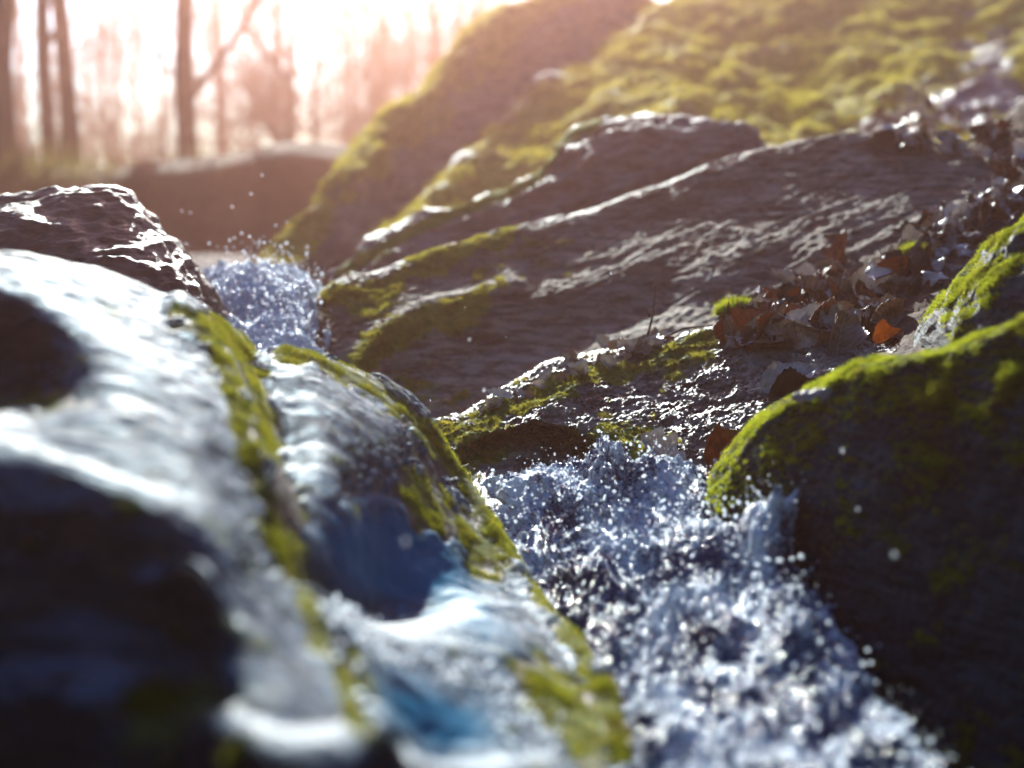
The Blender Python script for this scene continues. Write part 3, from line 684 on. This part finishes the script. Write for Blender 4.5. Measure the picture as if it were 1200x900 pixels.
# single drops in the air
dm = None
AIR = [(675, 525, 1.9, 2), (692, 531, 1.86, 3), (650, 532, 1.8, 2.5), (838, 540, 1.75, 3.6), (846, 531, 1.76, 3), (836, 549, 1.75, 2.6), (881, 548, 1.8, 2), (890, 556, 1.8, 1.6), (987, 528, 1.4, 3), (1048, 650, 1.15, 3), (1005, 597, 1.3, 2), (567, 457, 1.6, 3), (504, 469, 1.9, 1.6), (550, 398, 1.5, 2), (715, 397, 1.8, 2), (888, 340, 1.6, 3), (716, 320, 1.7, 2), (657, 520, 2.0, 1.8), (565, 550, 2.0, 1.8), (625, 547, 2.0, 2), (640, 551, 2.0, 1.8), (582, 721, 1.2, 2.6), (475, 634, 1.0, 2.4), (590, 682, 1.1, 2.4), (545, 360, 1.9, 1.2), (593, 395, 1.9, 1.2)]
AIR2 = [(307, 205, 2.7, 3), (294, 227, 2.7, 3.2), (272, 242, 2.7, 3.4), (283, 273, 2.7, 3.5), (245, 285, 2.7, 4), (218, 285, 2.7, 3), (268, 303, 2.7, 3.5), (298, 300, 2.7, 4), (296, 311, 2.7, 3), (312, 311, 2.7, 4), (324, 320, 2.7, 4), (341, 300, 2.7, 3.6), (360, 289, 2.7, 3.6), (323, 264, 2.7, 3), (336, 260, 2.7, 2.6), (213, 247, 2.7, 2.4), (223, 249, 2.7, 2.6), (341, 323, 2.7, 3.6), (194, 177, 2.9, 2.5), (322, 287, 2.7, 2.6)]
first = None
for lst, lab, grp in ((AIR, 'tiny clear water drop flying through the air above the rocks near the white water', 'flying drops near the lower cascade'), (AIR2, 'tiny bright water drop thrown up above the upper cascade', 'flying drops above the upper cascade')):
    for (x, y, d_, r_) in lst:
        if first is None:
            o = mesh_np('water_drop', IV, IF, M_AIR, base=False); first = o
        else:
            o = first.copy(); COL.objects.link(o)
        o.location = Vector(P(x, y, d_)); s = r_ * .00075; o.scale = (s, s, s * 1.12)
        tag(o, lab, 'water drop', grp)

# ================================================================ LEAVES
def leaf_mesh(kind, seed, curl, bend, twist):
    """blade grid; x across, y along, length 1"""
    r = np.random.default_rng(seed); nu, nv = 25, 41
    t = np.linspace(0, 1, nv); 
    if kind == 'beech': w = .33 * np.sin(math.pi * t ** .85) ** .75 * (1 + .04 * np.sin(t * 60))
    elif kind == 'oak': w = .30 * np.sin(math.pi * np.clip(t, 0, 1) ** 1.25) ** .6 * (1 + .24 * np.sin(t * 21 + seed))
    else: w = .22 * np.sin(math.pi * t ** .9) ** .8 * (1 + .1 * np.sin(t * 37 + seed))
    w[0] = w[-1] = .004
    u = np.linspace(-1, 1, nu)
    U, T = np.meshgrid(u, t, indexing='ij'); X = U * w[None, :]; Y = T + .0 * U
    vein = np.abs(((T - np.abs(U) * .28) * 9) % 1 - .5) * 2
    Z = -.03 * np.exp(-(U / .09) ** 2) + .05 * np.abs(X) + .016 * vein * (1 - np.exp(-(U / .1) ** 2))
    Z = Z + curl * (X ** 2) * 3.2 * (1 + .6 * np.sin(T * 5 + seed)) + bend * (T - .4) ** 2 + .05 * np.sin(T * 9 + seed) * U * abs(curl)
    pts = np.stack([X, Y, Z], -1).reshape(-1, 3); Z2 = .075 * fbm(pts * 3.2 + seed, 2) + .02 * fbm(pts * 13 + seed, 2) * (1 if kind != 'beech' else .6); pts[:, 2] += Z2
    a = twist * (pts[:, 1] - .5); x = pts[:, 0] * np.cos(a) - pts[:, 2] * np.sin(a); z = pts[:, 0] * np.sin(a) + pts[:, 2] * np.cos(a); pts[:, 0] = x; pts[:, 2] = z
    pts[:, 1] -= .5
    idx = np.arange(nu * nv).reshape(nu, nv); q = np.stack([idx[:-1, :-1], idx[1:, :-1], idx[1:, 1:], idx[:-1, 1:]], -1).reshape(-1, 4)
    # thickness
    VEIN = (np.exp(-(U / .05) ** 2) + (vein > .8) * .7).reshape(-1)
    n0 = len(pts); rim = np.concatenate([idx[0, :], idx[1:, -1], idx[-1, -2::-1], idx[-2:0:-1, 0]])
    lo = pts - np.array([0, 0, .008]); rq = np.stack([np.roll(rim, -1), rim, rim + n0, np.roll(rim, -1) + n0], -1)
    base = pts.reshape(nu, nv, 3)[nu // 2, 0]
    return np.vstack([pts, lo]), [q, q[:, ::-1] + n0, rq], base, np.concatenate([VEIN, VEIN])
def petiole(base, r0=.012, L=.22, seed=0):
    k = 6; n = 7; V = []; 
    for i in range(n):
        f = i / (n - 1); c = base + np.array([.04 * math.sin(f * 2 + seed), -L * f + .02, .06 * f * f])
        for j in range(k):
            a = 2 * math.pi * j / k; V.append(c + r0 * (1 - .3 * f) * np.array([math.cos(a), 0, math.sin(a)]))
    q = [[i * k + j, i * k + (j + 1) % k, (i + 1) * k + (j + 1) % k, (i + 1) * k + j] for i in range(n - 1) for j in range(k)]
    return np.array(V), np.array(q)

LM = {
 'pale': leaf_mat('pale_leaf', (.42, .37, .35), (.68, .62, .60), .25, .28),  # pale leaf tone lifted to put sky sheen into the colour
 'tan': leaf_mat('tan_leaf', (.2, .14, .1), (.36, .27, .21), .3, .4),
 'brown': leaf_mat('brown_leaf', (.13, .05, .02), (.27, .11, .04), .4, .4),
 'dark': leaf_mat('dark_leaf', (.025, .014, .01), (.06, .033, .02), .2, .4),
 'orange': leaf_mat('orange_leaf', (.24, .09, .015), (.45, .2, .04), .5, .45),
}
PROTO = {}
def proto(kind, var, col):
    key = (kind, var, col)
    if key not in PROTO:
        c, b, tw = [(.6, .3, .4), (-.7, -.4, .5), (1.0, .35, -.5), (-.9, .5, .7), (.45, .3, .35)][var]
        V, F, base, vn = leaf_mesh(kind, var * 7 + len(kind), c, b, tw)
        a = mesh_np('leaf_src', V, F, LM[col], base=False, attrs={'vein': vn}); pv, pq = petiole(base, seed=var); b_ = mesh_np('petiole_src', pv, pq, LM[col], base=False)
        PROTO[key] = (a.data, b_.data); bpy.data.objects.remove(a); bpy.data.objects.remove(b_)
        PROTO[key][0].name = 'fallen_leaf'; PROTO[key][1].name = 'leaf_stalk'
    return PROTO[key]
def put_leaf(loc, rot, size, kind, var, col, label, group=None, name='fallen_leaf', cat='leaf', sx=1):
    a, b = proto(kind, var, col)
    o = bpy.data.objects.new(name, a); COL.objects.link(o); o.location = Vector(loc); o.rotation_mode = 'QUATERNION'; o.rotation_quaternion = rot; o.scale = (size * sx, size, size)
    s = bpy.data.objects.new('leaf_stalk', b); COL.objects.link(s); s.parent = o
    tag(o, label, cat, group); return o
def cam_ray(px, py, names):
    d = Vector(P(px, py, 1)).normalized(); best = None
    for n in names:
        h = BVH[n].ray_cast(Vector((0, 0, 0)), d)
        if h[0] is not None and (best is None or h[3] < best[3]): best = h
    return best
ALLR = [k for k in BVH]
def aligned(nrm, spin, tilt=(0, 0)):
    q = nrm.to_track_quat('Z', 'Y'); return q @ Euler((tilt[0], tilt[1], 0)).to_quaternion() @ Euler((0, 0, spin)).to_quaternion()
def scatter(n, region, seed, cols, group, label, smin, smax, names=ALLR, tilt=.5, lift=.008, stack=.02):
    r = np.random.default_rng(seed); k = 0; tries = 0
    while k < n and tries < n * 20:
        tries += 1
        (x, y) = region(r); h = cam_ray(x, y, names)
        if h is None: continue
        nm = h[1]
        if nm.dot(Vector(P(x, y, 1))) > 0: nm = -nm
        nm = (nm * .6 + Vector((0, 0, .35)) + Vector((r.normal() * .3, -.75, 0))).normalized()
        loc = h[0] + nm * (lift + stack * r.random())
        col = cols[int(r.integers(len(cols)))]; kind = ['beech', 'oak', 'slim', 'beech'][int(r.integers(4))]
        put_leaf(loc, aligned(nm, r.random() * 6.28, (r.normal() * tilt, r.normal() * tilt)), smin + (smax - smin) * r.random(), kind, int(r.integers(4)), col, label, group)
        k += 1
def band(pts, w):
    pts = np.array(pts, float); seg = np.hypot(*np.diff(pts, axis=0).T); cs = np.concatenate([[0], np.cumsum(seg)])
    def f(r):
        s = r.random() * cs[-1]; i = min(np.searchsorted(cs, s) - 1, len(pts) - 2); i = max(i, 0); t = (s - cs[i]) / seg[i]; p = pts[i] * (1 - t) + pts[i + 1] * t
        ww = w[i] * (1 - t) + w[i + 1] * t
        return p[0] + r.normal() * ww * .5, p[1] + r.normal() * ww * .5
    return f
scatter(105, band([(860, 400), (940, 365), (1010, 365), (1060, 330)], [26, 34, 44, 26]), 21, ['pale', 'tan', 'brown', 'brown', 'dark', 'pale', 'tan', 'brown', 'dark'], 'fallen leaves heaped on the bank', 'curled dead leaf in the heap beside the green mossy boulder', .045, .088, ['leaf_mould', 'lichened_rock', 'layered_slab'], .3, .004, .025)
scatter(95, band([(1060, 330), (1090, 290), (1140, 270), (1190, 225)], [22, 20, 20, 25]), 22, ['dark', 'brown', 'pale', 'pale', 'dark', 'tan'], 'fallen leaves in the gap above the mossy boulder', 'dark curled leaf in the gap between slab and mossy boulder', .04, .065, ['leaf_mould', 'layered_slab', 'moss_hump', 'ground'], .3)
scatter(75, band([(1020, 150), (1090, 150), (1150, 165), (1190, 200)], [20, 30, 40, 34]), 23, ['pale', 'pale', 'tan', 'dark', 'brown'], 'fallen leaves on top of the slab', 'dead leaf in the drift at the foot of the mossy rock face', .035, .06, ['leaf_mould', 'layered_slab', 'mossy_rock_face', 'ground'], .3)
scatter(32, band([(560, 487), (650, 440), (720, 415), (800, 397)], [5, 12, 16, 16]), 24, ['pale', 'pale', 'tan'], 'small leaf scraps along the lichened rock', 'pale leaf scrap lying along the crest of the lichened rock', .015, .04, ['lichened_rock', 'layered_slab', 'leaf_mould'], .3, .004, .006)
# leaves one can pick out
def pick(px, py, d, size, spin, tilt, kind, var, col, label, name='fallen_leaf', sx=1):
    q = Euler((math.radians(90), 0, 0)).to_quaternion()   # blade facing the viewer
    rot = Euler((math.radians(tilt[0]), math.radians(tilt[1]), math.radians(spin)), 'ZYX')
    m = Matrix.Rotation(math.radians(90 + tilt[0]), 4, 'X') if False else None
    base = Matrix.Rotation(math.radians(tilt[1]), 4, 'Z') @ Matrix.Rotation(math.radians(90 - tilt[0]), 4, 'X') @ Matrix.Rotation(math.radians(spin), 4, 'Z')
    h = cam_ray(px, py, ALLR)
    if h is not None:
        hd = float(proj(np.array([h[0][:]]))[2][0]); d = hd - .35 * size if abs(hd - d) < .5 else d
    return put_leaf(P(px, py, d), base.to_quaternion(), size, kind, var, col, label, name=name, sx=sx)
pick(897, 388, 1.9, .042, 12, (35, 10), 'beech', 4, 'pale', 'small pale beech leaf with clear veins standing on the rock', sx=1.35)
pick(926, 446, 1.72, .085, -62, (48, -20), 'beech', 4, 'pale', 'large flat silvery leaf lying just above the mossy boulder edge')
pick(778, 533, 1.72, .075, 40, (50, 10), 'oak', 0, 'pale', 'pale tattered leaf at the edge of the white water')
pick(782, 552, 1.7, .07, 80, (60, 0), 'beech', 4, 'tan', 'flat tan leaf pressed down beside the splash', sx=.8)
pick(846, 530, 1.66, .08, -50, (40, 25), 'beech', 2, 'brown', 'curled red brown leaf wedged against the mossy boulder')
pick(985, 300, 2.1, .095, -18, (-5, 30), 'oak', 1, 'brown', 'dark oak leaf standing upright against the grey slab', sx=.8)
pick(1033, 172, 2.5, .07, 70, (20, 10), 'beech', 0, 'dark', 'rounded dark leaf at the crest of the slab', sx=1.3)
pick(1040, 397, 1.75, .05, -60, (40, 0), 'beech', 2, 'orange', 'bright orange leaf lying just above the mossy boulder')
pick(1166, 240, 2.2, .055, 10, (20, 20), 'oak', 2, 'orange', 'glowing orange crumpled leaf near the right edge', sx=1.2)
pick(930, 460, 1.66, .075, -70, (30, 0), 'beech', 2, 'dark', 'dark curled leaf under the large silvery leaf', sx=.8)
pick(960, 455, 1.6, .075, -60, (70, 0), 'slim', 1, 'pale', 'narrow white edged leaf resting on the green moss', sx=.7)
pick(587, 463, 1.9, .045, 72, (60, 0), 'slim', 0, 'pale', 'single pale rolled leaf on the left end of the rock crest')
pick(1010, 350, 1.95, .09, -50, (30, -10), 'beech', 0, 'pale', 'broad pale leaf on top of the heap')
pick(965, 365, 1.9, .085, -35, (38, 10), 'beech', 3, 'pale', 'pale folded leaf with ribbed veins at the front of the heap')
pick(985, 392, 1.82, .08, -20, (28, 15), 'beech', 2, 'tan', 'grey brown drooping leaf at the middle of the heap')
pick(1035, 325, 2.0, .07, -75, (50, 0), 'slim', 0, 'tan', 'long tan leaf lying across the top of the heap')

# ---------------------------------------------------------------- twigs and tubes
def tube(pts, rad, k=6):
    pts = np.array(pts, float); n = len(pts); T = np.gradient(pts, axis=0); T /= np.linalg.norm(T, axis=1)[:, None] + 1e-9
    ref = np.array([.3, .9, .1]) if abs(T[0][2]) > .5 else np.array([0, 0, 1.])
    S = np.cross(T, ref); S /= np.linalg.norm(S, axis=1)[:, None] + 1e-9; B = np.cross(T, S)
    a = np.arange(k) * 2 * math.pi / k
    V = pts[:, None, :] + np.array(rad)[:, None, None] * (np.cos(a)[None, :, None] * S[:, None, :] + np.sin(a)[None, :, None] * B[:, None, :])
    idx = np.arange(n * k).reshape(n, k); q = np.stack([idx[:-1], idx[1:], np.roll(idx[1:], -1, 1), np.roll(idx[:-1], -1, 1)], -1).reshape(-1, 4)
    return V.reshape(-1, 3), q
class TB:
    def __init__(s): s.v = []; s.q = []; s.n = 0
    def add(s, pts, rad, k=6):
        v, q = tube(pts, rad, k); s.v.append(v); s.q.append(q + s.n); s.n += len(v)
    def build(s, name, mat, parent=None): return mesh_np(name, np.vstack(s.v), np.vstack(s.q), mat, parent=parent)
t = TB(); _h = cam_ray(755, 408, ALLR)[0]; _d = float(proj(np.array([_h[:]]))[2][0]); b0 = P(755, 408, _d); b1 = P(768, 335, _d + .02)
t.add([b0, (b0 + b1) / 2 + np.array([.004, 0, 0]), b1], [.0022, .0017, .001]); t.add([(b0 + b1) / 2, P(757, 362, _d)], [.0014, .0008]); t.add([b0 * .35 + b1 * .65, P(772, 352, _d + .01)], [.0012, .0007])
tag(t.build('twig', M_BARK), 'thin bare twig standing up from the rock crest', 'twig')
t = TB(); t.add([P(778, 396, 2.16), P(800, 385, 2.17), P(835, 381, 2.17)], [.002, .0018, .001])
tag(t.build('twig', M_BARK), 'short twig lying among the leaf scraps', 'twig')

# moss clump on the litter
def clump_at(px, py, d, rx, rz, n, seed, label, mat=M_MOSS):
    r = np.random.default_rng(seed); c = P(px, py, d); u = r.normal(size=(n, 3)); u /= np.linalg.norm(u, axis=1)[:, None]; u[:, 2] = np.abs(u[:, 2])
    p = c + u * np.array([rx, rx * .7, rz]) * (1 + .18 * fbm(u * 3 + seed, 3))[:, None]
    L = .007 * (.5 + r.random(n))[:, None]; dr = u + r.normal(size=(n, 3)) * .5; s = np.cross(dr, r.normal(size=(n, 3))); s /= np.linalg.norm(s, axis=1)[:, None]
    VV = np.empty((3 * n, 3)); VV[0::3] = p - s * .0006; VV[1::3] = p + s * .0006; VV[2::3] = p + dr * L
    core = IV * np.array([rx, rx * .7, rz]) * .97 * (1 + .18 * fbm(IV * 3 + seed, 3))[:, None] + c
    o = mesh_np('moss_cushion', np.vstack([VV, core]), np.vstack([np.arange(3 * n).reshape(-1, 3), IF + 3 * n]), mat, smooth=False)
    tag(o, label, 'moss'); return o
clump_at(864, 368, 2.16, .026, .014, 9000, 1, 'small green moss cushion beside the small pale beech leaf')
clump_at(1072, 300, 2.3, .016, .012, 4000, 2, 'tiny moss cushion among the dark leaves in the gap')

# ================================================================ TREES
def tree_parts(seed, H, r0, lean=0., nbr=19):
    r = np.random.default_rng(seed); tr = TB(); cr_ = TB()
    n = 14; zs = np.linspace(0, 1, n); wob = np.cumsum(r.normal(size=(n, 2)) * .035, axis=0)
    tp = np.stack([lean * H * zs + wob[:, 0], wob[:, 1], zs * H], -1); rad = r0 * (1 - .85 * zs) ; rad[0] *= 1.5
    tr.add(tp, rad, 9)
    def branch(p, d, L, rr, lev):
        m = 6; pts = [p]; dd = d / np.linalg.norm(d)
        for i in range(m):
            dd = dd + r.normal(size=3) * .16 + np.array([0, 0, .05]); dd /= np.linalg.norm(dd); pts.append(pts[-1] + dd * L / m)
        cr_.add(pts, np.linspace(rr, rr * .35, m + 1), 5 if lev == 0 else 3)
        if lev < 3:
            for i in range([6, 4, 3][lev]):
                k = 1 + int(r.integers(m)); nd = dd + r.normal(size=3) * .75; nd /= np.linalg.norm(nd)
                branch(pts[k], nd, L * (.45 + .25 * r.random()), rr * .5, lev + 1)
    for i in range(nbr):
        f = .12 + .88 * (i + r.random()) / nbr; k = min(int(f * (n - 1)), n - 2); g = f * (n - 1) - k; p = tp[k] * (1 - g) + tp[k + 1] * g
        a = r.random() * 6.28; branch(p, np.array([math.cos(a), math.sin(a), .55 + .5 * r.random()]), H * (.10 + .16 * (1 - f)) + .25, r0 * .32 * (1.15 - f), 0)
    return tr, cr_
TREE_PROTO = []
for s_ in range(5):
    a, b = tree_parts(100 + s_, 5.2, .085 + .008 * s_, nbr=19)
    oa = a.build('trunk', M_BARK); oa.location = (0, 0, 0); ma = oa.data
    # keep mesh coordinates relative to the tree's foot
    ma.vertices.foreach_set('co', np.vstack(a.v).astype(np.float32).ravel()); ob = b.build('crown', M_TWIG); mb = ob.data; mb.vertices.foreach_set('co', np.vstack(b.v).astype(np.float32).ravel())
    bpy.data.objects.remove(oa); bpy.data.objects.remove(ob); TREE_PROTO.append((ma, mb))
def put_tree(px, d, k, s, label, group, rot=0, sr=1.0):
    p = P(px, 200, d); x, y = p[0], p[1]
    z = float(terrain(np.array([x]), np.array([y]))[0]) - .06
    o = bpy.data.objects.new('bare_tree', None); COL.objects.link(o); o.location = (x, y, z); o.rotation_euler = (0, 0, rot); o.scale = (s * sr, s * sr, s); o.empty_display_size = .3
    tag(o, label, 'tree', group)
    for nm, me in (('trunk', TREE_PROTO[k][0]), ('crown', TREE_PROTO[k][1])):
        c = bpy.data.objects.new(nm, me); COL.objects.link(c); c.parent = o
put_tree(6, 7.4, 4, 1.0, 'thickest dark bare tree at the left edge of the picture', None, 0, .62)
put_tree(56, 7.6, 1, .98, 'slim dark bare tree second from the left edge', None, 1, .5)
put_tree(90, 7.4, 2, .98, 'slim dark bare tree third from the left edge', None, 2, .5)
put_tree(224, 8.2, 3, 1.0, 'tall grey brown bare tree standing alone left of centre on the bank', None, 3, .6)
r = np.random.default_rng(3)
i = 0
for (px_, d_) in [(150, 13), (190, 17), (265, 15), (300, 19), (335, 12), (378, 10.5), (410, 16), (442, 11), (480, 17), (512, 12.5), (556, 11.5), (590, 18), (30, 15), (110, 19), (240, 22), (350, 23), (460, 24), (530, 21), (640, 14), (-60, 10), (-140, 14), (170, 25), (700, 18), (290, 27), (400, 28), (130, 12), (165, 17), (275, 17), (395, 19), (322, 14), (425, 15), (535, 15), (-20, 13)]:
    d_ = max(d_, 15.0 if 100 < px_ < 620 else 12.5)
    put_tree(px_, d_ * 1.05, i % 5, .9 + .15 * r.random() - .004 * d_, 'pale bare tree in the hazy wood beyond the bank', 'bare trees in the hazy wood', r.random() * 6, .8); i += 1
# trees on the added unseen slope behind the viewer and at the sides
for (x, y) in [(-5, -3), (-3, -6), (0, -7), (4, -5), (7, -8), (-8, -9), (2, -11), (-2, -13), (8, 1), (-6.5, 0)]:
    pass

# grass on the bank crest
def grass():
    n = 5000; r = np.random.default_rng(8); x = -2.6 + r.normal(size=n) * .42; y = 6.2 + r.normal(size=n) * .18
    z = terrain(x, y) - .01; p = np.stack([x, y, z], -1); d = r.normal(size=(n, 3)) * .4 + np.array([0, 0, 1]); s = np.cross(d, r.normal(size=(n, 3))); s /= np.linalg.norm(s, axis=1)[:, None]
    L = (.05 + .09 * r.random(n))[:, None]; VV = np.empty((3 * n, 3)); VV[0::3] = p - s * .003; VV[1::3] = p + s * .003; VV[2::3] = p + d * L
    o = mesh_np('grass', VV, np.arange(3 * n).reshape(-1, 3), M_GRASS, smooth=False); tag(o, 'yellow green grass growing on the crest of the bank', 'grass', kind='stuff')
grass()

# ================================================================ HAZE
def haze():
    m = NT('flare_haze'); m.t.nodes.remove([n for n in m.t.nodes if n.type == 'OUTPUT_MATERIAL'][0]); m.out = m.n('ShaderNodeOutputMaterial')
    v = m.n('ShaderNodeVolumePrincipled'); v.inputs['Color'].default_value = (1, .46, .34, 1); v.inputs['Density'].default_value = HAZE_D; v.inputs['Absorption Color'].default_value = (1, 1, 1, 1); v.inputs['Anisotropy'].default_value = .9  # orange scatter added to imitate the glow of the sun flare
    m.l(v.outputs[0], m.out.inputs['Volume'])
    x, y0, y1, z0, z1 = 46, -46, 46, -7, 6.0
    V = np.array([(a, b, c) for a in (-x, x) for b in (y0, y1) for c in (z0, z1)], float)
    F = np.array([[0, 1, 3, 2], [4, 6, 7, 5], [0, 4, 5, 1], [2, 3, 7, 6], [0, 2, 6, 4], [1, 5, 7, 3]])
    o = mesh_np('haze', V, F, m.m, smooth=False); tag(o, 'warm orange haze added to stand in for the sun flare', 'haze', kind='stuff')
HAZE_D = .022
haze()

# ================================================================ LIGHT, SKY, CAMERA
w = bpy.data.worlds.new('World'); SC.world = w; w.use_nodes = True; nt = w.node_tree; nt.nodes.clear()
sky = nt.nodes.new('ShaderNodeTexSky'); sky.sky_type = 'NISHITA'; sky.sun_disc = False; sky.sun_elevation = SUN_EL
sky.sun_rotation = SUN_AZ; sky.dust_density = .3; sky.air_density = 1.0; sky.ozone_density = 8
bg = nt.nodes.new('ShaderNodeBackground'); bg.inputs[1].default_value = .075; wo = nt.nodes.new('ShaderNodeOutputWorld')
nt.links.new(sky.outputs[0], bg.inputs[0]); nt.links.new(bg.outputs[0], wo.inputs[0])
sl = bpy.data.lights.new('sun', 'SUN'); sl.energy = 5; sl.angle = math.radians(.6); sl.color = (1, .89, .80)
so = bpy.data.objects.new('sun', sl); COL.objects.link(so); so.rotation_euler = Vector(SUND).to_track_quat('Z', 'Y').to_euler()
cam = bpy.data.cameras.new('camera'); co = bpy.data.objects.new('camera', cam); COL.objects.link(co); SC.camera = co
cam.lens = 50; cam.sensor_width = 36; cam.clip_start = .02; cam.clip_end = 500
co.location = (0, 0, 0); co.rotation_euler = (math.radians(90) - PITCH, 0, 0)
cam.dof.use_dof = True; cam.dof.focus_distance = 1.93; cam.dof.aperture_fstop = 2.3; cam.dof.aperture_blades = 0
SC.view_settings.view_transform = 'Standard'; SC.view_settings.look = 'None'; SC.view_settings.exposure = 1.8; SC.view_settings.gamma = 1
cy = SC.cycles; cy.use_denoising = True; cy.max_bounces = 6; cy.diffuse_bounces = 2; cy.glossy_bounces = 3; cy.transmission_bounces = 4; cy.transparent_max_bounces = 8; cy.volume_bounces = 0
cy.caustics_reflective = False; cy.caustics_refractive = False; cy.sample_clamp_indirect = 6; cy.sample_clamp_direct = 0
